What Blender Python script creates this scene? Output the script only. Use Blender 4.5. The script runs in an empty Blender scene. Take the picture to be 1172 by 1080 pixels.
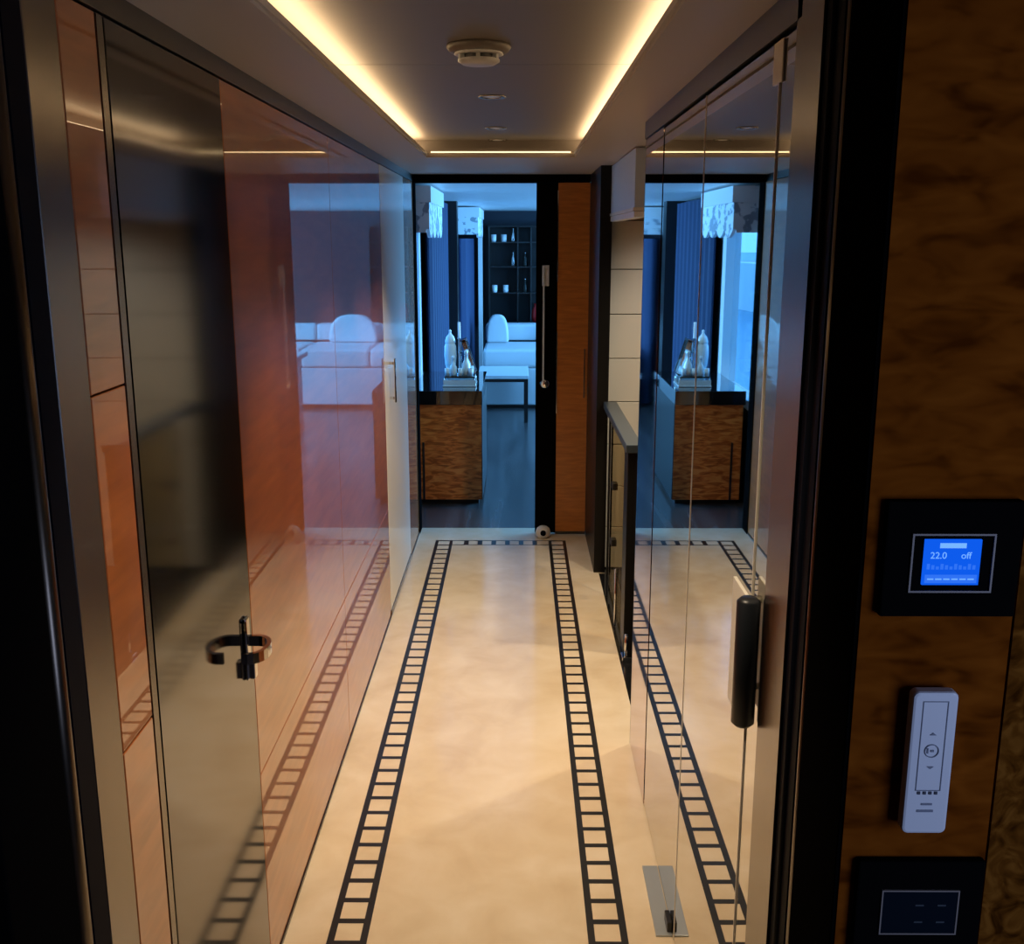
import bpy, bmesh, math, random
from mathutils import Vector, Matrix
random.seed(7)
S = bpy.context.scene
COL = S.collection
PI = math.pi

# ------------------------------------------------------------------ materials
def mat(name, col, rough=0.5, metal=0.0, coat=0.0, coat_rough=0.03, coat_ior=1.5, spec=0.5,
        emit=None, estr=0.0, aniso=0.0, ior=1.5):
    m = bpy.data.materials.new(name); m.use_nodes = True
    b = m.node_tree.nodes['Principled BSDF']
    b.inputs['Base Color'].default_value = (*col, 1)
    b.inputs['Roughness'].default_value = rough
    b.inputs['Metallic'].default_value = metal
    b.inputs['IOR'].default_value = ior
    b.inputs['Specular IOR Level'].default_value = spec
    b.inputs['Coat Weight'].default_value = coat
    b.inputs['Coat Roughness'].default_value = coat_rough
    b.inputs['Coat IOR'].default_value = coat_ior
    b.inputs['Anisotropic'].default_value = aniso
    if emit:
        b.inputs['Emission Color'].default_value = (*emit, 1)
        b.inputs['Emission Strength'].default_value = estr
    return m

def nd(m, typ, **kw):
    n = m.node_tree.nodes.new(typ)
    for k, v in kw.items(): setattr(n, k, v)
    return n

def texco(m, scale=(1, 1, 1), rot=(0, 0, 0)):
    t = nd(m, 'ShaderNodeTexCoord'); mp = nd(m, 'ShaderNodeMapping')
    mp.inputs['Scale'].default_value = scale; mp.inputs['Rotation'].default_value = rot
    m.node_tree.links.new(t.outputs['Object'], mp.inputs['Vector'])
    return mp.outputs['Vector']

def ramp(m, fac, stops):
    r = nd(m, 'ShaderNodeValToRGB')
    e = r.color_ramp.elements
    while len(e) < len(stops): e.new(0.5)
    for i, (p, c) in enumerate(stops):
        e[i].position = p; e[i].color = (*c, 1)
    m.node_tree.links.new(fac, r.inputs['Fac'])
    return r.outputs['Color']

def noise_color(m, scale, stops, detail=4, nscale=1.0, distort=0.0, rot=(0, 0, 0), bump=0.0):
    L = m.node_tree.links
    v = texco(m, scale, rot)
    n = nd(m, 'ShaderNodeTexNoise'); n.inputs['Scale'].default_value = nscale
    n.inputs['Detail'].default_value = detail; n.inputs['Distortion'].default_value = distort
    L.new(v, n.inputs['Vector'])
    c = ramp(m, n.outputs['Fac'], stops)
    b = m.node_tree.nodes['Principled BSDF']
    L.new(c, b.inputs['Base Color'])
    if bump:
        bp = nd(m, 'ShaderNodeBump'); bp.inputs['Strength'].default_value = bump
        bp.inputs['Distance'].default_value = 0.002
        L.new(n.outputs['Fac'], bp.inputs['Height']); L.new(bp.outputs['Normal'], b.inputs['Normal'])
    return m

M = {}
# lacquered pear wood on the left wall
M['wood'] = noise_color(mat('orange_lacquered_wood', (.3, .1, .03), .35, coat=1, coat_rough=.015, coat_ior=1.62),
    (1.5, 3, 22), [(.3, (.35, .086, .012)), (.7, (.50, .135, .022))], detail=5, nscale=1.6, distort=.4)
M['wood_door'] = noise_color(mat('sliding_door_wood', (.3, .1, .03), .4, coat=.35, coat_rough=.15),
    (5, 3, 40), [(.3, (.50, .150, .018)), (.7, (.68, .225, .030))], detail=5, nscale=1.5, distort=.6)
M['burl'] = noise_color(mat('figured_burl_wood', (.15, .06, .013), .6, spec=0.0),
    (26, 14, 66), [(.30, (.085, .0175, .0013)), (.48, (.185, .043, .0034)), (.72, (.255, .064, .0058))], detail=2, nscale=.7, distort=.5)
M['burl2'] = noise_color(mat('vivid_burl_wood', (.15, .06, .013), .6, spec=0.0),
    (26, 26, 26), [(.34, (.050, .014, .0014)), (.5, (.135, .041, .0048)), (.66, (.23, .080, .011))], detail=3, nscale=1.6, distort=1.2, rot=(.3, .8, .2))
M['burl_cab'] = noise_color(mat('rippled_burl_veneer', (.3, .14, .05), .45, coat=.12, coat_rough=.15),
    (7, 7, 30), [(.36, (.52, .125, .014)), (.5, (.86, .255, .040)), (.64, (1.0, .40, .09))], detail=2, nscale=1.3, distort=1.3)
M['marble'] = noise_color(mat('cream_marble', (.6, .45, .28), .13, spec=.45),
    (1, 1, 1), [(.30, (.66, .525, .355)), (.5, (.73, .605, .43)), (.72, (.79, .68, .52))], detail=10, nscale=6, distort=.35)
M['inlay'] = mat('black_stone_inlay', (.012, .011, .010), .35)
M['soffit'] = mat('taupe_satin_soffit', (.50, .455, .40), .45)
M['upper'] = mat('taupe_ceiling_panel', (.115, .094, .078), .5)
M['mirror'] = mat('dark_mirror_glass', (.60, .585, .56), .012, metal=1)
M['mirror_red'] = mat('reddish_mirror_panel', (.62, .47, .42), .03, metal=1)
M['door_steel'] = mat('dark_polished_steel', (.155, .155, .157), .09, metal=1)
M['steel'] = mat('brushed_steel', (.25, .23, .205), .25, metal=1, aniso=.6)
M['steel_dark'] = mat('dark_grey_steel_trim', (.13, .125, .12), .3, metal=1)
M['chrome'] = mat('polished_chrome', (.78, .78, .78), .06, metal=1)
M['bronze'] = mat('bronze_edge', (.15, .12, .09), .3, metal=1)
M['black'] = mat('black_gloss_frame', (.0042, .0038, .0036), .6, spec=0)
M['rubber'] = mat('black_rubber', (.003, .004, .008), .5, spec=.02)
M['handle_blk'] = mat('black_leather_grip', (.012, .015, .02), .38)
M['cream'] = mat('cream_gloss_lacquer', (.88, .82, .72), .3, coat=.35, coat_rough=.04)
M['cream_wall'] = mat('cream_leather_panel', (.74, .69, .60), .45)
M['tan'] = mat('tan_wall', (.46, .35, .22), .5)
M['white'] = mat('white_paint', (.80, .80, .80), .4)
M['fascia'] = mat('daylight_tinted_fascia', (.60, .74, .96), .4)  # white board; cool daylight spill from the salon is mixed into its colour
M['white_plastic'] = mat('white_plastic', (.80, .80, .82), .35)
M['grey_print'] = mat('grey_print', (.22, .23, .28), .5)
M['dark_print'] = mat('dark_print', (.04, .04, .06), .5)
M['salon_floor'] = noise_color(mat('dark_plank_floor', (.03, .03, .03), .25),
    (9, .6, 1), [(.35, (.05, .046, .046)), (.65, (.11, .10, .098))], nscale=1.5, detail=5)
M['salon_ceiling'] = mat('salon_ceiling_white', (.86, .87, .88), .35)
M['navy'] = mat('navy_wall', (.012, .014, .024), .5)
M['curtain'] = mat('navy_curtain', (.014, .032, .088), .8)
M['fabric'] = noise_color(mat('white_patterned_fabric', (.8, .8, .8), .8),
    (14, 8, 14), [(.40, (.30, .34, .40)), (.46, (.80, .82, .84))], nscale=1.3, detail=2)
M['upholstery'] = mat('white_upholstery', (.58, .60, .62), .7)
M['dark_wood'] = mat('dark_wenge', (.015, .013, .013), .3)
M['dark_top'] = mat('black_glass_top', (.012, .012, .014), .06, coat=1, coat_rough=.02, coat_ior=1.6)
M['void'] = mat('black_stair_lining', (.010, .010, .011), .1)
M['cabin'] = mat('dark_cabin_lining', (.07, .05, .04), .6)
M['rail'] = mat('grey_rail_top', (.045, .062, .08), .3)
M['post'] = mat('black_rail_post', (.010, .009, .008), .35, ior=1.25)
M['red'] = mat('red_plastic', (.60, .02, .02), .35)
M['led'] = mat('warm_led', (.9, .8, .6), .5, emit=(1.0, .69, .37), estr=13)
M['led_far'] = mat('warm_led_end', (.9, .8, .6), .5, emit=(1.0, .70, .36), estr=2.2)
M['lamp'] = mat('dim_lamp_glass', (.35, .34, .33), .3, emit=(1.0, .85, .65), estr=.04)
M['screen'] = mat('blue_screen', (.002, .004, .01), .5, spec=0, emit=(.004, .105, .84), estr=1.0)
M['screen_txt'] = mat('pale_screen_text', (.1, .2, .4), .3, emit=(.12, .36, .95), estr=1.0)
M['screen_bar'] = mat('blue_screen_band', (.002, .005, .02), .5, spec=0, emit=(.03, .17, .9), estr=1.0)
M['dark_screen'] = mat('dark_touch_glass', (.006, .010, .016), .12)
M['key_mark'] = mat('faint_key_mark', (.04, .05, .06), .5)
M['crystal'] = mat('pale_crystal', (.75, .82, .85), .12, coat=1, coat_rough=.02)
M['amber'] = mat('dark_bottle_glass', (.03, .03, .025), .08)
M['pull_steel'] = mat('satin_pull_steel', (.72, .78, .82), .3)
M['plate_steel'] = mat('grey_hinge_steel', (.42, .45, .46), .35, metal=.5)
M['detector'] = mat('detector_plastic', (.50, .50, .50), .4)
M['bezel'] = mat('pale_bronze_bezel', (.26, .21, .18), .5)
M['satin'] = mat('satin_pale_metal', (.85, .80, .70), .3)
M['silver'] = mat('silver_metal', (.75, .76, .76), .15, metal=1)
M['hull'] = mat('white_boat_hull', (.8, .8, .8), .3)
M['hull_dark'] = mat('dark_boat_glass', (.02, .03, .05), .2)
M['water'] = mat('harbour_water', (.015, .22, .38), .25)
M['dock'] = mat('pale_dock', (.45, .43, .40), .7)

def pane_material(name, tint, gloss):
    m = bpy.data.materials.new(name); m.use_nodes = True
    t = m.node_tree; t.nodes.clear()
    o = t.nodes.new('ShaderNodeOutputMaterial'); mx = t.nodes.new('ShaderNodeMixShader')
    tr = t.nodes.new('ShaderNodeBsdfTransparent'); g = t.nodes.new('ShaderNodeBsdfGlossy')
    lw = t.nodes.new('ShaderNodeLayerWeight'); lw.inputs['Blend'].default_value = .5
    pw = t.nodes.new('ShaderNodeMath'); pw.operation = 'POWER'; pw.inputs[1].default_value = 5
    fr = t.nodes.new('ShaderNodeMath'); fr.operation = 'MULTIPLY_ADD'; fr.inputs[1].default_value = gloss; fr.inputs[2].default_value = .03
    t.links.new(lw.outputs['Facing'], pw.inputs[0]); t.links.new(pw.outputs[0], fr.inputs[0])
    tr.inputs['Color'].default_value = (*tint, 1); g.inputs['Roughness'].default_value = .02
    t.links.new(fr.outputs[0], mx.inputs[0]); t.links.new(tr.outputs[0], mx.inputs[1])
    t.links.new(g.outputs[0], mx.inputs[2]); t.links.new(mx.outputs[0], o.inputs[0])
    return m
M['pane'] = pane_material('clear_window_glass', (.92, .96, .98), .2)
M['rail_glass'] = pane_material('tinted_rail_glass', (.80, .74, .60), .12)

# ------------------------------------------------------------------ mesh builder
class MB:
    def __init__(s): s.bm = bmesh.new()
    def _xf(s, verts, mtx):
        if mtx is not None: bmesh.ops.transform(s.bm, matrix=mtx, verts=verts)
    def box(s, x0, x1, y0, y1, z0, z1, mi=0, bev=0.0, seg=2, mtx=None):
        r = bmesh.ops.create_cube(s.bm, size=1)
        v = r['verts']
        bmesh.ops.scale(s.bm, vec=(x1-x0, y1-y0, z1-z0), verts=v)
        bmesh.ops.translate(s.bm, vec=((x0+x1)/2, (y0+y1)/2, (z0+z1)/2), verts=v)
        fs = list({f for w in v for f in w.link_faces})
        if bev > 0:
            es = list({e for w in v for e in w.link_edges})
            q = bmesh.ops.bevel(s.bm, geom=es, offset=bev, segments=seg, profile=.5, affect='EDGES')
            v = list({w for f in q['faces'] for w in f.verts} | {w for w in v if w.is_valid})
            fs = list({f for w in v if w.is_valid for f in w.link_faces})
            v = [w for w in v if w.is_valid]
        for f in fs: f.material_index = mi
        s._xf(v, mtx)
        return s
    def lathe(s, prof, c, seg=24, mi=0, mtx=None, ax='Z'):
        rings = []
        for r, z in prof:
            if r < 1e-6:
                rings.append([s.bm.verts.new((0, 0, z))])
            else:
                rings.append([s.bm.verts.new((r*math.cos(2*PI*i/seg), r*math.sin(2*PI*i/seg), z)) for i in range(seg)])
        fs = []
        for a, b in zip(rings, rings[1:]):
            for i in range(seg):
                j = (i+1) % seg
                if len(a) == 1 and len(b) == 1: continue
                if len(a) == 1: fs.append(s.bm.faces.new((a[0], b[i], b[j])))
                elif len(b) == 1: fs.append(s.bm.faces.new((a[i], b[0], a[j])))
                else: fs.append(s.bm.faces.new((a[i], b[i], b[j], a[j])))
        for f in fs: f.material_index = mi; f.smooth = True
        v = [w for r in rings for w in r]
        R = Matrix.Identity(4)
        if ax == 'X': R = Matrix.Rotation(PI/2, 4, 'Y')
        if ax == 'Y': R = Matrix.Rotation(-PI/2, 4, 'X')
        if ax == '-X': R = Matrix.Rotation(-PI/2, 4, 'Y')
        if ax == '-Y': R = Matrix.Rotation(PI/2, 4, 'X')
        if ax == '-Z': R = Matrix.Rotation(PI, 4, 'X')
        s._xf(v, Matrix.Translation(c) @ R if mtx is None else Matrix.Translation(c) @ mtx @ R)
        return s
    def cyl(s, c, r, h, ax='Z', seg=20, mi=0, bev=0.0, mtx=None):
        b = min(bev, r*.5, h*.3)
        prof = [(0, 0), (r-b, 0), (r, b), (r, h-b), (r-b, h), (0, h)] if b else [(0, 0), (r, 0), (r, h), (0, h)]
        return s.lathe(prof, c, seg, mi, mtx, ax)
    def sweep(s, path, w, h, closed=False, mi=0):
        # flat bar (w across, h along Z) along a path in the XY plane
        P = [Vector(p) for p in path]; n = len(P); rings = []
        for i, p in enumerate(P):
            a = P[max(i-1, 0)]; b = P[min(i+1, n-1)]
            t = (b-a).normalized(); nrm = Vector((-t.y, t.x, 0)).normalized()
            rings.append([s.bm.verts.new(p + nrm*sx*w/2 + Vector((0, 0, sz*h/2))) for sx, sz in ((-1, -1), (1, -1), (1, 1), (-1, 1))])
        for a, b in zip(rings, rings[1:]):
            for i in range(4):
                j = (i+1) % 4
                s.bm.faces.new((a[i], a[j], b[j], b[i]))
        s.bm.faces.new(rings[0][::-1]); s.bm.faces.new(rings[-1])
        return s
    def rect(s, x0, x1, y0, y1, z, mi=0):
        v = [s.bm.verts.new(p) for p in ((x0, y0, z), (x1, y0, z), (x1, y1, z), (x0, y1, z))]
        s.bm.faces.new(v).material_index = mi
        return s
    def prism(s, poly, z0, z1, mi=0, mtx=None):
        a = [s.bm.verts.new((x, y, z0)) for x, y in poly]; b = [s.bm.verts.new((x, y, z1)) for x, y in poly]
        s.bm.faces.new(a[::-1]).material_index = mi; s.bm.faces.new(b).material_index = mi
        n = len(poly)
        for i in range(n):
            j = (i+1) % n
            s.bm.faces.new((a[i], a[j], b[j], b[i])).material_index = mi
        s._xf(a+b, mtx)
        return s

def wloc(o):
    v = Vector((0, 0, 0))
    while o: v += o.location; o = o.parent
    return v

def tag(o, label=None, cat=None, group=None, kind=None):
    if label: o['label'] = label
    if cat: o['category'] = cat
    if group: o['group'] = group
    if kind: o['kind'] = kind
    return o

def obj(name, mb, mats, parent=None, smooth=False, label=None):
    if not isinstance(mats, (list, tuple)): mats = [mats]
    bm = mb.bm
    bmesh.ops.recalc_face_normals(bm, faces=bm.faces)
    if parent:
        org = wloc(parent)
    else:
        xs = [v.co for v in bm.verts]
        org = Vector(((min(v.x for v in xs)+max(v.x for v in xs))/2, (min(v.y for v in xs)+max(v.y for v in xs))/2, min(v.z for v in xs)))
    bmesh.ops.translate(bm, vec=-org, verts=bm.verts)
    me = bpy.data.meshes.new(name); bm.to_mesh(me); bm.free()
    for m in mats: me.materials.append(M[m])
    if smooth:
        for p in me.polygons: p.use_smooth = True
    o = bpy.data.objects.new(name, me); COL.objects.link(o)
    if parent: o.parent = parent
    else: o.location = org
    if label: o['label'] = label
    return o

def thing(name, label, cat, loc, group=None, kind=None):
    o = bpy.data.objects.new(name, None); COL.objects.link(o)
    o.location = loc; o.empty_display_size = .05
    return tag(o, label, cat, group, kind)

def struct(name, label, cat, loc=(0, 0, 0)): return thing(name, label, cat, loc, kind='structure')
def solid(name, label, cat, mb, mats): return tag(obj(name, mb, mats), label, cat, kind='structure')
def B(*a, **k): return MB().box(*a, **k)

# ------------------------------------------------------------------ dimensions (metres; camera at x=0, y=0)
XL, XR = -.565, .376        # corridor wall faces
ZS, ZU = 1.982, 2.045       # soffit, recessed ceiling panel
YD = 5.70                   # sliding door plane

# ------------------------------------------------------------------ corridor floor with ladder inlay
fl = MB().box(XL-.10, .41, 1.02, 5.81, -.08, 0)
fl.box(.41, .44, 4.987, 5.81, -.08, 0).box(.41, .46, 1.02, 3.20, -.08, 0)
LW = .0175; ZI = .0004
def ladder(x0, x1, y0, y1, step=.0825, rung=.0185):
    fl.rect(x0, x0+LW, y0, y1, ZI, 1); fl.rect(x1-LW, x1, y0, y1, ZI, 1)
    y = y1
    while y > y0:
        fl.rect(x0+LW, x1-LW, y-rung, y, ZI, 1); y -= step
ladder(-.459, -.362, 1.1, 5.555); ladder(.171, .268, 1.1, 5.555)
fl.rect(-.362, .171, 5.543, 5.555, ZI, 1); fl.rect(-.362, .171, 5.462, 5.474, ZI, 1)
n = 7
for i in range(1, n):
    x = -.362 + .533*i/n
    fl.rect(x-.013, x+.013, 5.474, 5.543, ZI, 1)
solid('floor', 'cream marble corridor floor with two black ladder-pattern inlay borders', 'floor', fl, ['marble', 'inlay'])
solid('floor_salon', 'dark plank floor of the blue-lit salon beyond the sliding door', 'floor',
      B(-.95, 3.3, 5.81, 12.6, -.08, -.004), 'salon_floor')
solid('floor_cabin', 'dark floor of the near cabin before the doorway', 'floor', B(-1.5, 1.7, -1.7, 1.02, -.08, 0), 'cabin')

# ------------------------------------------------------------------ ceiling: soffit with recessed glowing cove
cv = struct('ceiling', 'taupe corridor ceiling with a recessed panel and warm glowing cove', 'ceiling', (0, 3, ZS))
cx0, cx1, cy1 = -.372, .228, 4.42          # cove mouth
s = MB().box(XL-.1, cx0, 1.02, 5.81, ZS, ZS+.012).box(cx1, 1.6, 1.02, 5.81, ZS, ZS+.012)
s.box(cx0, cx1, cy1, 5.81, ZS, ZS+.012).box(cx0, cx1, 1.02, 1.25, ZS, ZS+.012)
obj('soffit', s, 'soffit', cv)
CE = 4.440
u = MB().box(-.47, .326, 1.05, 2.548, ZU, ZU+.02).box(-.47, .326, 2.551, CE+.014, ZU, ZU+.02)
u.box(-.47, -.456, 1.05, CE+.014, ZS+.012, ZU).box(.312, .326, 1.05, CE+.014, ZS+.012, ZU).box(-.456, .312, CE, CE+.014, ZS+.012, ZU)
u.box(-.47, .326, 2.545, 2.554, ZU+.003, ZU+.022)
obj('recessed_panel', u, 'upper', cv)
k = MB()
k.box(cx0-.045, cx0-.006, 1.25, cy1+.045, ZS-.006, ZS).box(cx1+.006, cx1+.045, 1.25, cy1+.045, ZS-.006, ZS)
k.box(cx0-.006, cx1+.006, cy1+.006, cy1+.40, ZS-.006, ZS)
obj('cove_moulding', k, 'soffit', cv)
for nm, lab, a in (('led_strip', 'warm glowing light strip hidden in the left ceiling cove', (-.448, -.392, 1.25, 4.42)),
                   ('led_strip', 'warm glowing light strip hidden in the right ceiling cove', (.248, .304, 1.25, 4.42)),
                   ('led_strip', 'short warm light strip across the far end of the ceiling cove', (-.36, .216, 4.430, 4.4385))):
    tag(obj(nm, B(a[0], a[1], a[2], a[3], ZS+.012, ZS+.018), 'led_far' if 'far end' in lab else 'led'), lab, 'light strip', 'warm light strips in the ceiling cove')

# smoke detector
d = thing('smoke_detector', 'round white smoke detector on the recessed corridor ceiling', 'smoke detector', (-.083, 2.30, ZU))
c = (-.083, 2.30, ZU)
obj('base', MB().lathe([(0, 0), (.066, 0), (.068, .005), (.062, .014), (.05, .016), (0, .016)], c, 36, ax='-Z'), 'upper', d)
obj('vent_ring', MB().lathe([(.036, .016), (.036, .030)], c, 30, ax='-Z'), 'inlay', d)
v = MB()
for i in range(6):
    a = i*PI/3
    v.box(-.004, .004, .033, .046, -.030, -.014, mtx=Matrix.Translation(c) @ Matrix.Rotation(a, 4, 'Z'))
v.lathe([(.05, .015), (.052, .019), (.047, .021), (.036, .021)], c, 36, ax='-Z')
obj('cage', v, 'detector', d)
obj('cap', MB().lathe([(.044, .029), (.044, .033), (.034, .039), (.018, .041), (0, .041), ], c, 36, ax='-Z'), 'detector', d)

for y, x, lab in ((3.10, -.075, 'nearest recessed downlight, just beyond the smoke detector'),
                  (3.95, -.082, 'middle recessed downlight of the corridor ceiling'),
                  (4.42, -.085, 'farthest recessed downlight, near the end of the ceiling panel')):
    d = thing('downlight', lab, 'downlight', (x, y, ZU), 'recessed ceiling downlights')
    c = (x, y, ZU)
    obj('trim_ring', MB().lathe([(.026, 0), (.040, 0), (.041, .002), (.038, .004), (.028, .003), (.026, 0)], c, 30, ax='-Z'), 'steel', d)
    obj('lens', MB().lathe([(0, .002), (.018, .002), (.026, .0005)], c, 24, ax='-Z'), 'lamp', d)

# ------------------------------------------------------------------ left wall
wl = struct('wall_left', 'left corridor wall of glossy orange wood panels and steel strips', 'wall', (XL, 3, 0))
obj('backing', B(XL-.12, XL-.018, 1.02, 5.81, 0, ZS), 'rubber', wl)
def lpan(name, m, y0, y1, z0=.012, z1=1.945, x=XL, bev=.0012):
    return obj(name, B(x-.017, x, y0, y1, z0, z1, bev=bev, seg=1), m, wl)
lpan('steel_strip', 'steel', 1.255, 1.348)
for z0, z1 in ((.012, .408), (.411, .928), (.931, 1.444), (1.447, 1.945)): lpan('wood_panel', 'wood', 1.351, 1.470, z0, z1)
for y0, y1 in ((2.063, 3.190), (3.193, 4.350)):
    lpan('wood_panel', 'wood', y0, y1, .012, .498); lpan('wood_panel', 'wood', y0, y1, .5005, 1.945)
lpan('wood_panel', 'wood', 5.222, 5.69)
tag(obj('trim_upper_left', B(XL-.018, XL+.004, 1.05, 5.69, 1.947, ZS), 'steel_dark'), 'dark grey metal strip along the top of the left wall', 'trim', kind='structure')
tag(obj('baseboard_left', B(XL-.018, XL+.003, 1.05, 5.69, 0, .010), 'steel_dark'), 'thin dark base strip along the left wall', 'baseboard', kind='structure')

# dark mirror-polished door with ring lever
d1 = struct('door_1', 'dark polished steel door on the left with a curved chrome lever', 'door', (XL, 1.78, 0))
obj('door_frame', MB().box(XL-.017, XL, 1.476, 1.497, .012, 1.945), 'steel', d1)
obj('door_leaf', B(XL-.017, XL, 1.503, 2.059, .012, 1.945, bev=.001, seg=1), 'door_steel', d1)
hz, hy = .838, 2.005
obj('escutcheon', MB().box(XL, XL+.008, hy-.013, hy+.013, hz-.085, hz+.05, bev=.003), 'chrome', d1)
lv = obj('lever_handle', MB().sweep([(XL+.008, hy, hz), (XL+.03, hy, hz)] + [(XL+.030+.030*math.sin(t*PI/10), hy-.048+.048*math.cos(t*PI/10), hz) for t in range(0, 11)][1:] + [(XL+.018, hy-.0955, hz)], .009, .022), 'chrome', d1)
obj('thumb_turn', MB().box(XL+.008, XL+.020, hy-.011, hy+.011, hz-.082, hz-.045, bev=.002), 'chrome', lv)

# cream door with a slim pull
d2 = struct('door_2', 'cream glossy cupboard door with a slim chrome pull at the far left', 'door', (XL, 4.8, 0))
obj('door_leaf', B(XL-.017, XL+.001, 4.354, 5.218, .03, 1.945, bev=.002), 'cream', d2)
obj('pull_handle', MB().box(XL+.022, XL+.030, 4.49, 4.51, .945, 1.14, bev=.003).box(XL+.001, XL+.024, 4.494, 4.506, .96, .972).box(XL+.001, XL+.024, 4.494, 4.506, 1.113, 1.125), 'chrome', d2)
obj('kick_strip', B(XL-.017, XL+.004, 4.354, 5.218, .010, .028), 'steel', d2)

# ------------------------------------------------------------------ right wall: mirrored glass partition and door
wr = struct('wall_right', 'right corridor wall of tall dark mirrored glass in steel edging', 'wall', (XR, 2.2, 0))
obj('backing', B(XR+.012, XR+.07, 1.36, 3.165, 0, ZS), 'rubber', wr)
ZT = 1.928
obj('end_panel', B(XR, XR+.011, 2.790, 3.170, .004, ZT+.004), 'mirror_red', wr)
obj('end_cap', B(XR, XR+.07, 3.166, 3.172, .004, ZS), 'steel_dark', wr)
obj('glass_panel', B(XR+.001, XR+.011, 2.176, 2.776, .006, ZT, bev=.0015, seg=1), 'mirror', wr)
obj('glass_panel', B(XR+.001, XR+.011, 1.478, 1.568, .006, ZT, bev=.0015, seg=1), 'mirror', wr)
obj('steel_strip', B(XR-.004, XR+.012, 1.350, 1.475, .004, ZS), 'steel', wr)
tag(obj('trim_upper_right', MB().box(XR-.004, XR+.012, 1.452, 3.172, ZT+.006, ZS), 'steel_dark'), 'dark grey metal rail along the top of the mirrored glass', 'trim', kind='structure')
d4 = struct('door_3', 'mirrored glass door leaf with a black grip handle on the right', 'door', (XR, 1.87, 0))
gl = obj('glass_leaf', B(XR, XR+.010, 1.574, 2.170, .006, ZT, bev=.0015, seg=1), 'mirror', d4)
obj('glass_edge', MB().box(XR-.0012, XR+.010, 1.570, 1.5735, .006, ZT).box(XR-.0012, XR+.010, 2.1705, 2.174, .006, ZT), 'cream', gl)
hx = .3563
hd = obj('grip_handle', MB().cyl((hx, 1.508, .898), .0182, .213, 'Z', 24, bev=.006), 'handle_blk', d4)
obj('pale_plate', MB().box(hx-.003, hx+.003, 1.508, 1.612, .897, 1.111, bev=.001), 'satin', hd)
obj('standoff', MB().cyl((hx+.003, 1.585, .93), .006, XR-hx-.003, 'X', 14), 'satin', hd)
obj('standoff', MB().cyl((hx+.003, 1.585, 1.08), .006, XR-hx-.003, 'X', 14), 'satin', hd)
obj('top_clamp', B(XR-.0025, XR, 1.552, 1.606, 1.868, 1.926, bev=.0005), 'satin', d4)
fh = obj('floor_hinge', MB().box(.336, XR+.0, 2.19, 2.475, 0, .005, bev=.001), 'plate_steel', d4)
obj('hinge_block', MB().box(XR-.012, XR+.0, 2.20, 2.25, .005, .032, bev=.002), 'inlay', fh)

# ------------------------------------------------------------------ near doorway and burl wall with controls
YW = .88
tr = struct('trim_1', 'black door frame at the right edge with a bronze line', 'door frame', (.34, 1.1, 0))
obj('frame_face', B(.305, .376, YW+.0015, 1.02, 0, 1.96, bev=.003), 'black', tr)
obj('rubber_seal', MB().box(XR, XR+.03, 1.275, 1.348, 0, 1.96).box(XR+.004, XR+.03, 1.02, 1.243, 0, 1.96), 'rubber', tr)
obj('seal_ridge', MB().cyl((XR+.004, 1.312, 0), .009, 1.96, 'Z', 16), 'rubber', tr)
obj('bronze_edge', MB().cyl((XR+.010, 1.255, 0), .013, 1.96, 'Z', 16), 'bronze', tr)
tl = struct('trim_2', 'black door frame at the left edge of the view', 'door frame', (-.52, 1.1, 0))
obj('frame_face', B(-.57, -.493, YW, 1.02, 0, 1.96, bev=.003), 'black', tl)
obj('rubber_seal', MB().box(XL-.03, XL, 1.205, 1.252, 0, 1.96).box(XL-.03, XL-.004, 1.02, 1.168, 0, 1.96), 'rubber', tl)
obj('bronze_edge', MB().cyl((XL-.008, 1.186, 0), .013, 1.96, 'Z', 16), 'bronze', tl)
solid('trim_3', 'black head of the near door frame', 'door frame', B(-.57, .376, YW+.002, 1.05, 1.96, 2.12), 'black')
wn = struct('wall_near', 'figured brown burl wood wall carrying the controls', 'wall', (1.0, YW, 0))
SX = .447
obj('wood_panel', B(.309, SX-.0012, YW, YW+.001, 0, 2.12).box(.377, SX-.0012, YW+.001, YW+.03, 0, 2.12), 'burl', wn)
obj('wood_panel', B(SX+.0012, 1.70, YW, YW+.03, 0, 2.12), 'burl2', wn)
obj('backing', MB().box(.377, 1.70, YW+.03, 1.02, 0, 2.12), 'rubber', wn)
solid('wall_near_left', 'dark cabin wall left of the doorway', 'wall', B(-1.5, -.57, YW, 1.02, 0, 2.12), 'cabin')
cw = MB().box(-1.6, -1.5, -1.8, 1.02, 0, 2.12).box(1.7, 1.8, -1.8, 1.02, 0, 2.12).box(-1.5, 1.7, -1.8, -1.7, 0, 2.12)
solid('wall_cabin', 'dark cabin walls behind the viewer', 'wall', cw, 'cabin')
solid('ceiling_cabin', 'dark cabin ceiling before the doorway', 'ceiling', B(-1.6, 1.8, -1.8, 1.02, 2.12, 2.2), 'cabin')

# thermostat (square black plate, blue screen)
def frame_box(x0, x1, z0, z1, w, y0, y1):
    return MB().box(x0, x1, y0, y1, z0, z0+w).box(x0, x1, y0, y1, z1-w, z1).box(x0, x0+w, y0, y1, z0+w, z1-w).box(x1-w, x1, y0, y1, z0+w, z1-w)
tx0, tx1, tz0, tz1 = .3225, .4425, 1.321, 1.4275
th = thing('wall_thermostat', 'square black wall thermostat with a lit blue screen', 'thermostat', ((tx0+tx1)/2, YW, tz0))
obj('wall_plate', B(tx0, tx1, YW-.010, YW, tz0, tz1, bev=.002), 'black', th)
bx0, bx1, bz0, bz1 = .3455, .4185, 1.3445, 1.3985
obj('bezel', frame_box(bx0, bx1, bz0, bz1, .0016, YW-.0118, YW-.009), 'bezel', th)
sx0, sx1, sz0, sz1 = .3565, .4060, 1.3520, 1.3935
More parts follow.
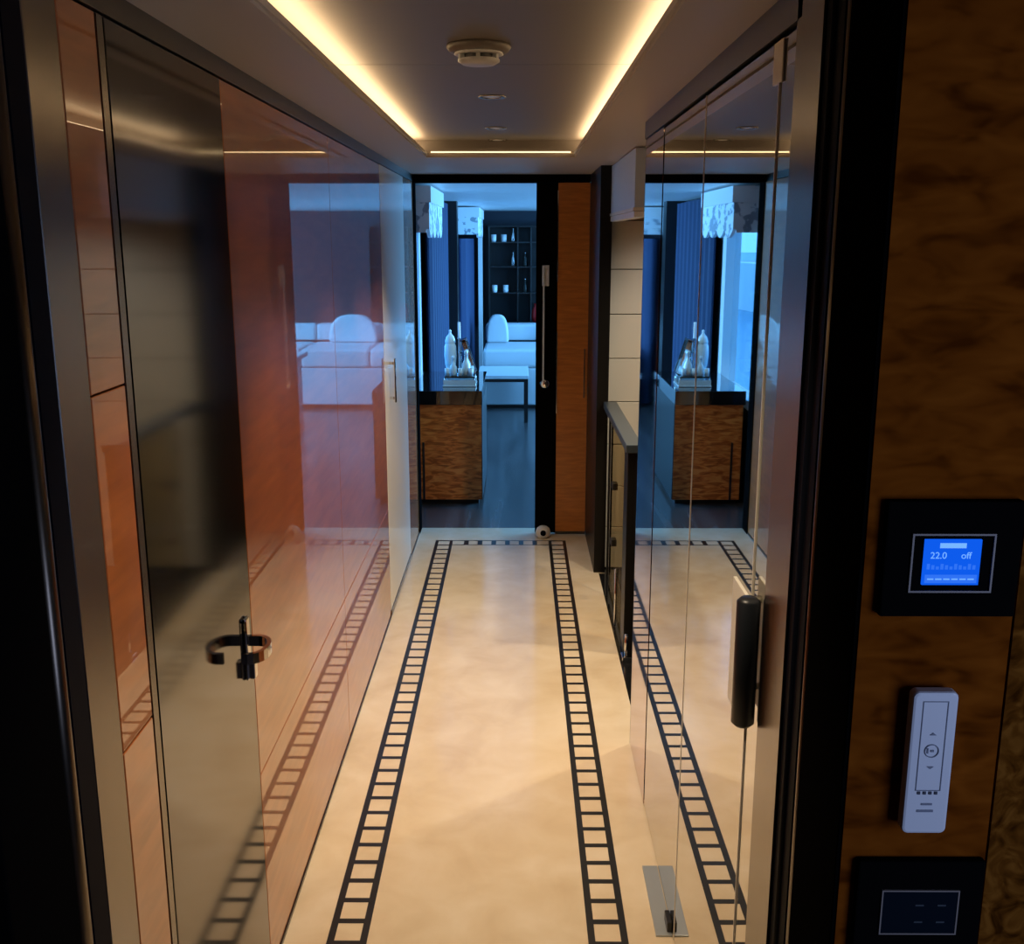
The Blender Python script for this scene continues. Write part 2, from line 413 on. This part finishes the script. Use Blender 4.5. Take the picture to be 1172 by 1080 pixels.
sc = obj('screen', B(sx0, sx1, YW-.0125, YW-.0095, sz0, sz1), 'screen', th)
ys0, ys1 = YW-.0130, YW-.0124
tb = MB().box(sx0+.013, sx0+.036, ys0, ys1, sz1-.0075, sz1-.003)
obj('title_band', tb, 'screen_txt', sc)
bb = MB().box(sx0+.002, sx1-.002, ys0, ys1, sz0+.002, sz0+.0095)
for i in range(11): bb.box(sx0+.003+i*.0040, sx0+.0055+i*.0040, ys0, ys1, sz0+.0145, sz0+.0195 - (i % 3)*.0012)
obj('menu_band', bb, 'screen_bar', sc)
bt = MB()
for i in range(6): bt.box(sx0+.004+i*.0071, sx0+.0095+i*.0071, ys0-.0003, ys1, sz0+.0050, sz0+.0062)
obj('menu_line', bt, 'screen_txt', sc)
def text(name, body, size, x, y, z, m, parent):
    cu = bpy.data.curves.new(name, 'FONT'); cu.body = body; cu.size = size; cu.extrude = .0002
    tmp = bpy.data.objects.new(name, cu); COL.objects.link(tmp)
    bpy.context.view_layer.update()
    me = bpy.data.meshes.new_from_object(tmp.evaluated_get(bpy.context.evaluated_depsgraph_get()))
    bpy.data.objects.remove(tmp); bpy.data.curves.remove(cu)
    me.materials.clear(); me.materials.append(M[m])
    o = bpy.data.objects.new(name, me); COL.objects.link(o)
    o.parent = parent; o.location = Vector((x, y, z)) - wloc(parent); o.rotation_euler = (PI/2, 0, 0)
    return o
text('temperature_reading', '22.0', .0085, sx0+.005, ys0, sz0+.0245, 'screen_txt', sc)
text('mode_reading', 'off', .0085, sx0+.032, ys0, sz0+.0245, 'screen_txt', sc)

# lower touch panel
px0, px1, pz0, pz1 = .3230, .4430, .972, 1.0765
tp = thing('touch_panel', 'square black touch switch below the white remote', 'switch', ((px0+px1)/2, YW, pz0))
obj('wall_plate', B(px0, px1, YW-.010, YW, pz0, pz1, bev=.002), 'black', tp)
obj('bezel', frame_box(.3465, .4200, .9995, 1.0470, .0013, YW-.0118, YW-.009), 'bezel', tp)
g = obj('touch_glass', B(.3478, .4187, YW-.0112, YW-.0095, 1.0008, 1.0457), 'dark_screen', tp)
kk = MB()
for x in (.383, .404):
    for z in (1.013, 1.031): kk.box(x-.004, x+.004, YW-.0116, YW-.0111, z-.0008, z+.0008)
obj('key_mark', kk, 'key_mark', g)

# white remote in its holder
rc = thing('remote_control', 'slim white remote control hung on the burl wall between two black plates', 'remote control', (.3765, YW, 1.112))
rx0, rx1, rz0, rz1 = .3560, .3970, 1.1120, 1.2530
obj('wall_holder', B(rx0+.006, rx1-.006, YW-.006, YW, rz0+.01, rz1-.02, bev=.002), 'white_plastic', rc)
def rrect(x0, x1, z0, z1, r, n=6, tap=0):
    P = []
    for cx, cz, a0 in ((x1-r, z1-r, 0), (x0+r, z1-r, 90), (x0+r, z0+r, 180), (x1-r, z0+r, 270)):
        for i in range(n+1):
            a = math.radians(a0+90*i/n); P.append((cx+r*math.cos(a), cz+r*math.sin(a)))
    return P
RX = Matrix(((1, 0, 0, 0), (0, 0, 1, 0), (0, 1, 0, 0), (0, 0, 0, 1)))   # prism z becomes y
body = MB().prism(rrect(rx0, rx1, rz0, rz1, .006), YW-.0195, YW-.006, mtx=RX)
bo = obj('body', body, 'white_plastic', rc)
md = bo.modifiers.new('bevel', 'BEVEL'); md.width = .0025; md.segments = 2; md.limit_method = 'ANGLE'; md.angle_limit = .9
cxr = (rx0+rx1)/2; yf = YW-.0195
pp = obj('button_panel', frame_box(cxr-.0115, cxr+.0115, 1.156, 1.2445, .0007, yf-.0006, yf+.001), 'grey_print', rc)
def ring(c, r0, r1, ax): return MB().lathe([(r0, 0), (r1, 0), (r1, .0008), (r0, .0008), (r0, 0)], c, 24, ax=ax)
obj('centre_button', ring((cxr, yf, 1.196), .0058, .0066, '-Y'), 'grey_print', rc)
cb = MB()
cb.box(cxr-.0042, cxr-.003, yf-.0008, yf, 1.1935, 1.1985).box(cxr-.001, cxr+.002, yf-.0008, yf, 1.195, 1.197)
obj('button_mark', cb, 'grey_print', rc)
ar = MB().prism([(cxr-.003, 1.2115), (cxr+.003, 1.2115), (cxr, 1.2140)], yf-.0008, yf, mtx=RX)
obj('up_arrow', ar, 'grey_print', rc)
ar = MB().prism([(cxr-.003, 1.1805), (cxr, 1.178), (cxr+.003, 1.1805)], yf-.0008, yf, mtx=RX)
obj('down_arrow', ar, 'grey_print', rc)
for i in range(4):
    obj('indicator', B(cxr-.0095+i*.0052, cxr-.0068+i*.0052, yf-.0008, yf, 1.1525, 1.1553), 'dark_print', rc)
obj('maker_mark', MB().box(cxr-.005, cxr+.005, yf-.0006, yf, 1.1415, 1.1435).box(cxr-.0085, cxr+.0065, yf-.0006, yf, 1.1345, 1.1368), 'grey_print', rc)

# ------------------------------------------------------------------ stairwell on the right
solid('trim_4', 'dark wood pier beside the sliding door', 'pier', B(.385, .441, 4.987, 5.665, 0, ZS), 'post')
sw = struct('wall_stairwell', 'cream panelled wall at the far side of the stairwell', 'wall', (.9, 5.07, 0))
z = .0
for z1 in (.215, .43, .645, .86, 1.075, 1.29, 1.505, 1.735):
    obj('cream_panel', B(.441, 1.55, 5.07, 5.09, z+.002, z1-.002, bev=.002, seg=1), 'cream_wall', sw); z = z1
obj('tan_header', B(.441, 1.55, 5.06, 5.09, 1.737, ZS), 'tan', sw)
obj('backing', B(.441, 1.55, 5.09, 5.14, -.3, ZS), 'rubber', sw)
st = MB().box(1.55, 1.6, 3.2, 5.14, -2, ZS).box(.446, 1.6, 3.14, 3.165, -2, ZS).box(.40, 1.55, 5.10, 5.14, -2, 0).box(.385, .41, 3.2, 5.1, -2, -.08)
solid('wall_stair_lining', 'black lining of the stairwell', 'wall', st, 'void')
solid('floor_stair', 'black foot of the stairwell', 'floor', B(.41, 1.55, 3.165, 5.10, -2.05, -1.9), 'void')
stp = struct('trim_5', 'black steps going down beside the balustrade', 'stairs', (.9, 4, -1.9))
for i in range(5):
    obj('tread', B(.5, 1.55, 3.165, 3.95+.2*i, -.25-.18*i-.03, -.25-.18*i) if i == 0 else B(.5, 1.55, 3.95+.2*(i-1), 3.97+.2*i, -.28-.18*i, -.25-.18*i), 'void', stp)
solid('trim_6', 'black curb along the stairwell edge', 'curb', B(.411, .495, 3.30, 5.06, -.30, -.004), 'void')
fa = struct('trim_7', 'white fascia hanging from the ceiling above the balustrade', 'fascia', (.45, 4.5, 1.73))
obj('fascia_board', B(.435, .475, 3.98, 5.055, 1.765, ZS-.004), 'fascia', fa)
obj('bottom_bead', MB().box(.430, .478, 3.98, 5.055, 1.752, 1.764).box(.434, .476, 3.98, 5.055, 1.728, 1.750), 'white', fa)
bl = thing('stair_balustrade', 'low dark balustrade with grey handrail and glass at the stair edge', 'balustrade', (.45, 4.4, 0))
obj('handrail', B(.418, .482, 3.90, 4.985, .842, .874, bev=.003), 'rail', bl)
obj('post', B(.428, .480, 3.92, 4.05, .0, .842, bev=.003), 'post', bl)
obj('post', B(.446, .455, 4.94, 4.975, -.004, .842, bev=.003), 'post', bl)
gp = obj('glass_panel', B(.428, .434, 4.06, 4.62, .03, .838), 'rail_glass', bl)
obj('glass_edge', B(.427, .435, 4.62, 4.628, .03, .838), 'post', gp)
for zz in (.30, .56):
    obj('glass_clip', MB().box(.420, .444, 4.45, 4.50, zz, zz+.03, bev=.002), 'inlay', bl)
obj('foot_clamp', MB().box(.418, .470, 3.86, 3.92, -.004, .016, bev=.003).cyl((.436, 3.885, .016), .008, .09, 'Z', 14), 'chrome', bl)
obj('rod', MB().cyl((.424, 4.25, 0), .005, .26, 'Z', 12), 'chrome', bl)

# ------------------------------------------------------------------ sliding door at the corridor end
d5 = struct('door_4', 'half open sliding door of orange wood with a black edge stile', 'door', (.25, YD, 0))
obj('stile', B(.098, .214, YD-.02, YD+.02, .010, 1.940), 'black', d5)
obj('wood_leaf', B(.214, .384, YD-.018, YD+.018, .018, 1.940), 'wood_door', d5)
obj('edge_strip', MB().box(.211, .216, YD-.023, YD-.018, .70, 1.15).box(.211, .216, YD-.023, YD-.018, 1.42, 1.90), 'chrome', d5)
ph = obj('pull_bar', MB().box(.134, .144, YD-.050, YD-.040, .87, 1.50, bev=.002).box(.130, .168, YD-.040, YD-.030, 1.40, 1.51, bev=.002).box(.134, .144, YD-.042, YD-.020, 1.44, 1.46).box(.134, .144, YD-.042, YD-.020, .90, .92), 'pull_steel', d5)
obj('lock_knob', MB().lathe([(0, 0), (.022, 0), (.026, .006), (.026, .022), (.018, .030), (0, .030)], (.148, YD-.020, .868), 24, ax='-Y'), 'chrome', d5)
obj('side_pull', MB().box(.362, .368, YD-.034, YD-.028, .79, 1.06).box(.362, .368, YD-.03, YD-.018, .81, .82).box(.362, .368, YD-.03, YD-.018, 1.03, 1.04), 'chrome', d5)
obj('bottom_rail', B(.214, .384, YD-.020, YD+.020, .002, .018), 'steel_dark', d5)
ds = thing('door_stop', 'round chrome door stop on the floor at the sliding door edge', 'door stop', (.143, 5.64, 0))
obj('body', MB().lathe([(0, 0), (.030, 0), (.040, .012), (.042, .034), (.036, .052), (.022, .064), (0, .068)], (.143, 5.62, 0), 24), 'satin', ds)
obj('buffer', MB().lathe([(0, 0), (.016, 0), (.016, .008), (0, .010)], (.143, 5.580, .036), 16, ax='-Y'), 'rubber', ds)
solid('trim_8', 'black head rail over the sliding door opening', 'door frame', B(XL-.1, .385, 5.665, 5.81, 1.943, ZS), 'black')
solid('wall_bulkhead', 'bulkhead wall between the stairwell and the salon', 'wall',
      MB().box(.45, 3.3, 5.73, 5.81, 0, 2.05).box(-.95, XL-.02, 5.73, 5.81, 0, 2.05).box(XL-.02, .45, 5.73, 5.81, 1.985, 2.1).box(.385, .45, 5.73, 5.81, 0, 1.943), 'navy')
solid('trim_9', 'dark frame at the left of the sliding door opening', 'door frame', B(XL-.1, XL+.006, 5.69, 5.81, 0, 1.943), 'black')

# ------------------------------------------------------------------ salon shell
XW = -.70
solid('ceiling_salon', 'pale salon ceiling lit blue by daylight', 'ceiling', B(-.95, 3.3, 5.81, 12.6, 1.968, 2.05), 'salon_ceiling')
solid('wall_salon_far', 'dark navy far wall of the salon', 'wall', B(-.95, 3.3, 12.5, 12.6, 0, 1.968), 'navy')
w = MB()
w.box(XW-.10, XW, 5.81, 6.30, 0, 1.968).box(XW-.10, XW, 7.42, 9.45, 0, 1.968).box(XW-.10, XW, 10.4, 12.5, 0, 1.968)
w.box(XW-.10, XW, 6.30, 7.42, 0, .60).box(XW-.10, XW, 9.45, 10.4, 0, .60).box(XW-.10, XW, 6.30, 7.42, 1.90, 1.968).box(XW-.10, XW, 9.45, 10.4, 1.90, 1.968)
solid('wall_salon_left', 'navy side wall of the salon pierced by windows', 'wall', w, 'navy')
def win(name, label, y0, y1, x=XW):
    r = struct(name, label, 'window', (x, (y0+y1)/2, .60))
    obj('window_frame', MB().box(x-.09, x+.012, y0, y0+.05, .60, 1.90).box(x-.09, x+.012, y1-.12, y1, .60, 1.90).box(x-.09, x+.012, y0+.05, y1-.12, .60, .66).box(x-.09, x+.012, y0+.05, y1-.12, 1.84, 1.90), 'white', r)
    obj('window_pane', B(x-.055, x-.047, y0+.05, y1-.12, .66, 1.84), 'pane', r)
win('window_1', 'white framed salon window over the sideboard', 6.30, 7.42)
win('window_2', 'white framed salon window beyond the dark pier', 9.45, 10.40)
wr2 = MB().box(3.2, 3.3, 5.81, 6.3, 0, 1.968).box(3.2, 3.3, 12.0, 12.5, 0, 1.968).box(3.2, 3.3, 6.3, 12.0, 0, .45).box(3.2, 3.3, 6.3, 12.0, 1.90, 1.968)
for y in (8.1, 10.0): wr2.box(3.2, 3.3, y, y+.15, .45, 1.90)
solid('wall_salon_right', 'right side wall of the salon with wide windows', 'wall', wr2, 'white')

# curtains (pleated) and pelmets
def pleats(x0, x1, y0, y1, z0, z1, nf):
    N = nf*8; a = []
    for i in range(N+1):
        yy = y0+(y1-y0)*i/N
        a.append(((x0+x1)/2+(x1-x0)/2*math.sin(2*PI*nf*i/N), yy))
    poly = a + [(x-.012, y) for x, y in reversed(a)]
    return MB().prism(poly, z0, z1)
tag(obj('curtain', pleats(-.66, -.60, 7.46, 9.20, .02, 1.94, 9), 'curtain'), 'long navy curtain beside the window over the sideboard', 'curtain', 'navy salon curtains')
tag(obj('curtain', pleats(-.62, -.50, 10.35, 12.10, .02, 1.65, 8), 'curtain'), 'navy curtain farther back, beyond the dark pier', 'curtain', 'navy salon curtains')
def valance(label, x0, x1, y0, y1, z0):
    r = thing('valance', label, 'valance', ((x0+x1)/2, (y0+y1)/2, z0), 'white patterned valances')
    n = max(3, int((y1-y0)/.24)); A = []
    for i in range(n*10+1):
        q = i/10
        A.append((y0+(y1-y0)*i/(n*10), z0+.05*(1-abs(math.sin(PI*q)))))
    poly = [(y0, 1.86)] + A + [(y1, 1.86)]
    RY = Matrix(((0, 0, 1, 0), (1, 0, 0, 0), (0, 1, 0, 0), (0, 0, 0, 1)))
    obj('fabric_face', MB().prism(poly, x1-.02, x1, mtx=RY), 'fabric', r)
    obj('fabric_end', MB().box(x0, x1-.02, y0, y0+.02, z0+.03, 1.86), 'fabric', r)
    obj('head_board', MB().box(x0, x1+.012, y0-.01, y1+.01, 1.86, 1.955), 'white', r)
valance('white patterned scalloped valance over the sideboard window', XW+.014, -.53, 6.33, 7.40, 1.655)
valance('white patterned valance farther back, beyond the dark pier', XW+.004, -.40, 10.6, 12.0, 1.66)
solid('trim_10', 'dark pier between the two salon windows', 'pier', B(XW, -.535, 9.24, 9.44, 0, 1.968), 'dark_wood')
solid('trim_11', 'slim white pilaster at the far salon corner', 'pilaster', B(-.46, -.415, 12.14, 12.30, 0, 1.70), 'white')

# ------------------------------------------------------------------ sideboard and its display
sb = thing('sideboard', 'burl wood sideboard with a thick black top inside the salon', 'sideboard', (-.41, 6.8, 0))
obj('body', B(-.655, -.228, 6.37, 7.30, .028, .640, bev=.003), 'burl_cab', sb)
obj('plinth', B(-.64, -.25, 6.40, 7.28, -.004, .028), 'dark_wood', sb)
obj('corner_post', B(-.600, -.588, 6.362, 6.368, .03, .40), 'steel_dark', sb)
obj('side_panel', B(-.228, -.224, 6.37, 7.30, .028, .640), 'dark_wood', sb)
obj('countertop', B(-.665, -.222, 6.35, 7.32, .640, .728, bev=.003), 'dark_top', sb)
ZC = .7285
ty = 6.62
tr_ = thing('display_tray', 'two tier clear tray on the sideboard top', 'tray', (-.375, ty, ZC))
obj('lower_tier', MB().box(-.480, -.265, ty-.10, ty+.12, ZC, ZC+.010, bev=.003).box(-.475, -.270, ty-.098, ty-.090, ZC+.01, ZC+.045).box(-.475, -.27, ty+.11, ty+.118, ZC+.01, ZC+.045), 'crystal', tr_)
obj('upper_tier', MB().box(-.470, -.275, ty-.09, ty+.11, ZC+.055, ZC+.066, bev=.003), 'dark_top', tr_)
for px in (-.465, -.28):
    for py in (ty-.08, ty+.10): obj('tray_post', MB().cyl((px, py, ZC+.01), .006, .046, 'Z', 12), 'silver', tr_)
ZT2 = ZC+.0665
def turned(name, label, cat, prof, x, y, z, m, group=None, seg=20):
    return tag(obj(name, MB().lathe(prof, (x, y, z), seg), m), label, cat, group)
vs = thing('lidded_jar', 'tall pale crystal jar with a domed lid at the left of the tray', 'jar', (-.436, ty+.035, ZT2))
obj('body', MB().lathe([(0, 0), (.030, 0), (.034, .01), (.026, .03), (.034, .06), (.040, .12), (.038, .18), (.030, .20)], (-.436, ty+.035, ZT2), 22), 'crystal', vs)
obj('lid', MB().lathe([(.033, .20), (.034, .212), (.026, .24), (.010, .258), (.006, .27), (.009, .28), (0, .288)], (-.436, ty+.035, ZT2), 22), 'crystal', vs)
for x, y, h, lab in ((-.376, ty+.01, .335, 'tallest slim silver candlestick in the middle of the tray'), (-.372, ty+.09, .20, 'shorter slim silver candlestick right of the tall one')):
    cs = thing('candlestick', lab, 'candlestick', (x, y, ZT2), 'silver candlesticks on the tray')
    obj('base', MB().lathe([(0, 0), (.022, 0), (.022, .006), (.008, .014), (.005, .02)], (x, y, ZT2), 18), 'silver', cs)
    obj('stem', MB().lathe([(.005, .02), (.005, h*.4), (.010, h*.43), (.005, h*.46), (.005, h*.66), (.013, h*.7)], (x, y, ZT2), 14), 'silver', cs)
    obj('candle', MB().lathe([(.009, h*.7), (.009, h), (0, h)], (x, y, ZT2), 14), 'white_plastic', cs)
for x, y, sc_, lab in ((-.412, ty-.055, .8, 'small cut crystal decanter at the front left of the tray'), (-.332, ty-.04, 1.0, 'cut crystal decanter with a ball stopper at the front right of the tray')):
    dc = thing('decanter', lab, 'decanter', (x, y, ZT2), 'crystal decanters on the tray')
    q = sc_
    obj('body', MB().lathe([(0, 0), (.024*q, 0), (.028*q, .01*q), (.028*q, .07*q), (.012*q, .10*q), (.010*q, .125*q), (.014*q, .13*q)], (x, y, ZT2), 8), 'crystal', dc)
    obj('stopper', MB().lathe([(0, .128*q), (.008*q, .132*q), (.014*q, .145*q), (.010*q, .158*q), (0, .162*q)], (x, y, ZT2), 12), 'crystal', dc)
for x, y, lab in ((-.452, ty-.068, 'clear tumbler at the front left corner of the tray'), (-.368, ty-.072, 'clear tumbler at the front middle of the tray'), (-.300, ty-.070, 'clear tumbler at the front right corner of the tray')):
    turned('tumbler', lab, 'glass', [(0, 0), (.013, 0), (.016, .05), (.014, .05), (.011, .006), (0, .006)], x, y, ZT2, 'crystal', 'tumblers on the tray', 16)
MX = Matrix.Translation((-.262, ty+.06, ZT2)) @ Matrix.Rotation(math.radians(-17), 4, 'Y')
pf = thing('picture_frame', 'dark leaning picture frame with pale edges at the right of the tray', 'picture frame', (-.262, ty+.06, ZT2))
obj('back_board', MB().box(-.030, -.008, -.06, .06, .012, .225, mtx=MX), 'amber', pf)
obj('frame_edge', MB().box(-.034, -.004, -.068, -.06, .012, .235, mtx=MX).box(-.034, -.004, .06, .068, .012, .235, mtx=MX).box(-.034, -.004, -.068, .068, .225, .240, mtx=MX), 'silver', pf)

# ------------------------------------------------------------------ coffee table, sofa, cushions
ct = thing('coffee_table', 'low white topped table with thin dark legs before the sofa', 'coffee table', (-.13, 9.75, 0))
obj('tabletop', B(-.37, .098, 9.36, 10.10, .400, .432, bev=.004), 'upholstery', ct)
obj('table_frame', MB().box(-.365, .093, 9.365, 10.095, .372, .400), 'dark_wood', ct)
for x in (-.365, .058):
    for y in (9.37, 10.06): obj('leg', B(x, x+.035, y, y+.03, -.004, .372), 'dark_wood', ct)
sf = thing('sofa', 'long white upholstered sofa at the far end of the salon', 'sofa', (.6, 10.8, 0))
obj('base', B(-.345, 1.70, 10.18, 11.25, .03, .40, bev=.015), 'upholstery', sf)
obj('plinth', B(-.33, 1.68, 10.20, 11.23, -.004, .03), 'dark_wood', sf)
for i in range(3): obj('seat_cushion', B(-.345+i*.682, .333+i*.682, 10.17, 10.98, .402, .585, bev=.03, seg=3), 'upholstery', sf)
obj('shadow_rail', B(-.345, 1.70, 10.985, 11.02, .40, .600), 'dark_wood', sf)
for i in range(3): obj('back_cushion', B(-.345+i*.682, .333+i*.682, 11.025, 11.25, .402, .765, bev=.03, seg=3), 'upholstery', sf)
def cushion(x, y, z, w_, h_, d_, lab):
    m = MB(); P = []
    N = 24; rings = []
    prof = []
    for i in range(N+1):
        t = PI*i/N
        prof.append((w_/2*math.copysign(abs(math.cos(t))**.7, math.cos(t)), h_*math.sin(t)**.75 if 0 < i < N else 0))
    m.prism(prof, -d_/2, d_/2, mtx=Matrix.Translation((x, y, z)) @ Matrix(((1, 0, 0, 0), (0, 0, 1, 0), (0, 1, 0, 0), (0, 0, 0, 1))))
    o = obj('cushion', m, 'upholstery', smooth=False)
    b = o.modifiers.new('bevel', 'BEVEL'); b.width = .025; b.segments = 3; b.limit_method = 'ANGLE'; b.angle_limit = 1.0
    return tag(o, lab, 'cushion', 'white round-topped cushions on the sofa')
cushion(-.215, 10.89, .586, .235, .29, .11, 'white round-topped cushion at the left end of the sofa')
cushion(.60, 10.90, .586, .50, .29, .11, 'wide white round-topped cushion at the middle of the sofa')
bx = thing('side_table', 'white box side table right of the coffee table', 'side table', (1.05, 9.2, 0))
obj('top', B(.80, 1.30, 8.95, 9.45, .60, .64, bev=.004), 'upholstery', bx)
obj('body', B(.85, 1.25, 9.0, 9.4, -.004, .60, bev=.004), 'upholstery', bx)

# ------------------------------------------------------------------ display cabinet on the far wall
dc = thing('display_cabinet', 'dark glass fronted display cabinet on the far salon wall', 'cabinet', (.1, 12.4, .8))
X0, X1, Z0, Z1 = -.345, .62, .66, 1.80
obj('carcass', MB().box(X0, X1, 12.46, 12.495, Z0, Z1).box(X0, X1, 12.25, 12.46, Z1-.02, Z1).box(X0, X1, 12.25, 12.46, Z0, Z0+.02), 'dark_wood', dc)
for x in (X0, -.01, .145, .60):
    obj('upright', B(x, x+.014, 12.245, 12.46, Z0+.02, Z1-.02), 'steel_dark', dc)
for z in (1.02, 1.32, 1.60): obj('shelf', B(X0+.014, X1, 12.26, 12.46, z, z+.012), 'steel_dark', dc)
turned('vase', 'small red vase on the floor of the display cabinet, behind the sliding door edge', 'vase', [(0, 0), (.05, 0), (.065, .06), (.06, .14), (.035, .19), (.04, .22), (.03, .21), (.025, .19), (.05, .13), (0, .02)], .225, 12.35, .681, 'red')
G1 = 'glasses in the display cabinet'
for x, z, lab in ((-.275, 1.032, 'white cup on the lowest cabinet shelf, at the left'), (-.145, 1.032, 'white cup on the lowest cabinet shelf, second from left'),
                  (-.285, 1.612, 'pale glass on the top cabinet shelf, at the left'), (-.165, 1.612, 'pale glass on the top cabinet shelf, in the middle')):
    turned('cup', lab, 'cup', [(0, 0), (.026, 0), (.030, .02), (.032, .085), (.028, .085), (.026, .02), (0, .012)], x, 12.33, z, 'white_plastic', G1, 16)
for x, z, lab in ((-.055, 1.332, 'silver bottle standing on the middle cabinet shelf'), (-.055, 1.612, 'silver bottle standing on the top cabinet shelf'),
                  (.085, 1.032, 'dark bottle at the right of the lowest cabinet shelf'), (.085, 1.332, 'dark bottle at the right of the middle cabinet shelf')):
    b = thing('bottle', lab, 'bottle', (x, 12.33, z), 'bottles in the display cabinet')
    obj('body', MB().lathe([(0, 0), (.022, 0), (.024, .01), (.024, .09), (.010, .12), (.009, .15)], (x, 12.33, z), 16), 'silver' if 'silver' in lab else 'amber', b)
    obj('cap', MB().lathe([(.011, .15), (.011, .165), (0, .165)], (x, 12.33, z), 12), 'silver', b)

# ------------------------------------------------------------------ harbour outside
solid('water', 'blue harbour water outside the salon windows', 'water', B(-160, 60, -20, 260, -1.75, -1.65), 'water')
def boat(x, y, L, hgt, rz, lab):
    r = thing('motor_yacht', lab, 'boat', (x, y, -1.65), 'white boats moored outside'); r.rotation_euler = (0, 0, 0)
    W = L*.26
    Q = Matrix.Translation((x, y, 0)) @ Matrix.Rotation(rz, 4, 'Z')
    P = [(-L/2, -W/2), (L*.15, -W/2), (L*.38, -W*.3), (L/2, 0), (L*.38, W*.3), (L*.15, W/2), (-L/2, W/2)]
    obj('hull', MB().prism(P, -1.66, hgt*.42-1.65, mtx=Q), 'hull', r)
    obj('cabin', MB().prism([(-L*.35, -W*.36), (L*.12, -W*.36), (L*.24, 0), (L*.12, W*.36), (-L*.35, W*.36)], hgt*.42-1.65, hgt*.8-1.65, mtx=Q), 'hull', r)
    obj('window_band', MB().prism([(-L*.33, -W*.37), (L*.121, -W*.37), (L*.25, 0), (L*.121, W*.37), (-L*.33, W*.37)], hgt*.52-1.65, hgt*.68-1.65, mtx=Q), 'hull_dark', r)
    obj('flybridge', MB().prism([(-L*.25, -W*.3), (L*.05, -W*.3), (L*.05, W*.3), (-L*.25, W*.3)], hgt*.86-1.65, hgt-1.65, mtx=Q).box(-L*.2, -L*.17, -W*.2, W*.2, hgt*.8-1.65, hgt*.87-1.65, mtx=Q), 'hull', r)
boat(-8.2, 30, 9, 3.8, 1.9, 'nearest white boat moored outside the salon window')
boat(-12.5, 46, 13, 5.2, 1.2, 'middle white boat moored outside the salon window')
boat(-21, 62, 16, 6.2, .6, 'farthest white boat moored outside the salon window')
solid('dock', 'pale dock at the end of the harbour', 'dock', B(-60, 10, 95, 100, -1.65, -.4), 'dock')

# ------------------------------------------------------------------ lights
def spot(name, loc, energy, col, size=1.9, blend=.6, rad=.02, rot=(0, 0, 0)):
    l = bpy.data.lights.new(name, 'SPOT'); l.energy = energy; l.color = col
    l.spot_size = size; l.spot_blend = blend; l.shadow_soft_size = rad
    o = bpy.data.objects.new(name, l); COL.objects.link(o); o.location = loc; o.rotation_euler = rot
    return o
so = spot('decor_fill_spot', (.30, 6.05, 1.93), 26, (.55, .92, 1.0), .62, .5, .03)  # unseen spot added to brighten the glassware on the sideboard
so.rotation_euler = (Vector((-.37, 6.62, .95))-so.location).to_track_quat('-Z', 'Y').to_euler()
WARM = (1.0, .79, .54)
for y in (1.45, 2.30, 3.10, 3.80, 4.22):
    spot('downlight_lamp', (-.08, y if y != 2.30 else 2.45, ZU-.012), 39.0, WARM, 1.55, .7, .018)
spot('stairwell_lamp', (1.05, 3.72, 1.95), 46, (1.0, .82, .56), 2.6, .5, .03)
spot('stairwell_lamp', (.95, 4.55, 1.93), 15, (1.0, .92, .80), 2.4, .6, .05)
def area(name, loc, rot, sx, sy, e, col):
    l = bpy.data.lights.new(name, 'AREA'); l.shape = 'RECTANGLE'; l.size = sx; l.size_y = sy; l.energy = e; l.color = col
    o = bpy.data.objects.new(name, l); COL.objects.link(o); o.location = loc; o.rotation_euler = rot
    return o
BLUE = (.15, .50, 1.0)
area('salon_daylight', (3.15, 9.1, 1.2), (0, PI/2, 0), 1.3, 5.2, 400, BLUE)
area('cabin_daylight', (1.15, -.35, 1.25), (PI/2, 0, math.radians(22)), .7, .9, 10, (.44, .58, 1.0))

W = bpy.data.worlds.new('sky'); S.world = W; W.use_nodes = True
bg = W.node_tree.nodes['Background']
bg.inputs['Color'].default_value = (.11, .44, 1.0, 1); bg.inputs['Strength'].default_value = 3.4

# ------------------------------------------------------------------ camera
f = 1180.0
pitch = math.atan(267/f); yaw = math.atan(7/f*math.cos(pitch))
cam = bpy.data.cameras.new('camera'); co = bpy.data.objects.new('camera', cam); COL.objects.link(co)
cam.sensor_fit = 'HORIZONTAL'; cam.sensor_width = 36; cam.lens = 36*f/1172
cam.clip_start = .02; cam.clip_end = 500
co.location = (0, 0, 1.65); co.rotation_euler = (PI/2-pitch, 0, yaw)
S.camera = co
S.view_settings.view_transform = 'Standard'; S.view_settings.look = 'None'
S.view_settings.exposure = 0.0; S.view_settings.gamma = 1.0
S.view_settings.use_curve_mapping = False
S.cycles.max_bounces = 12; S.cycles.glossy_bounces = 8; S.cycles.transparent_max_bounces = 12
S.cycles.sample_clamp_indirect = 6.0
S.cycles.use_denoising = True
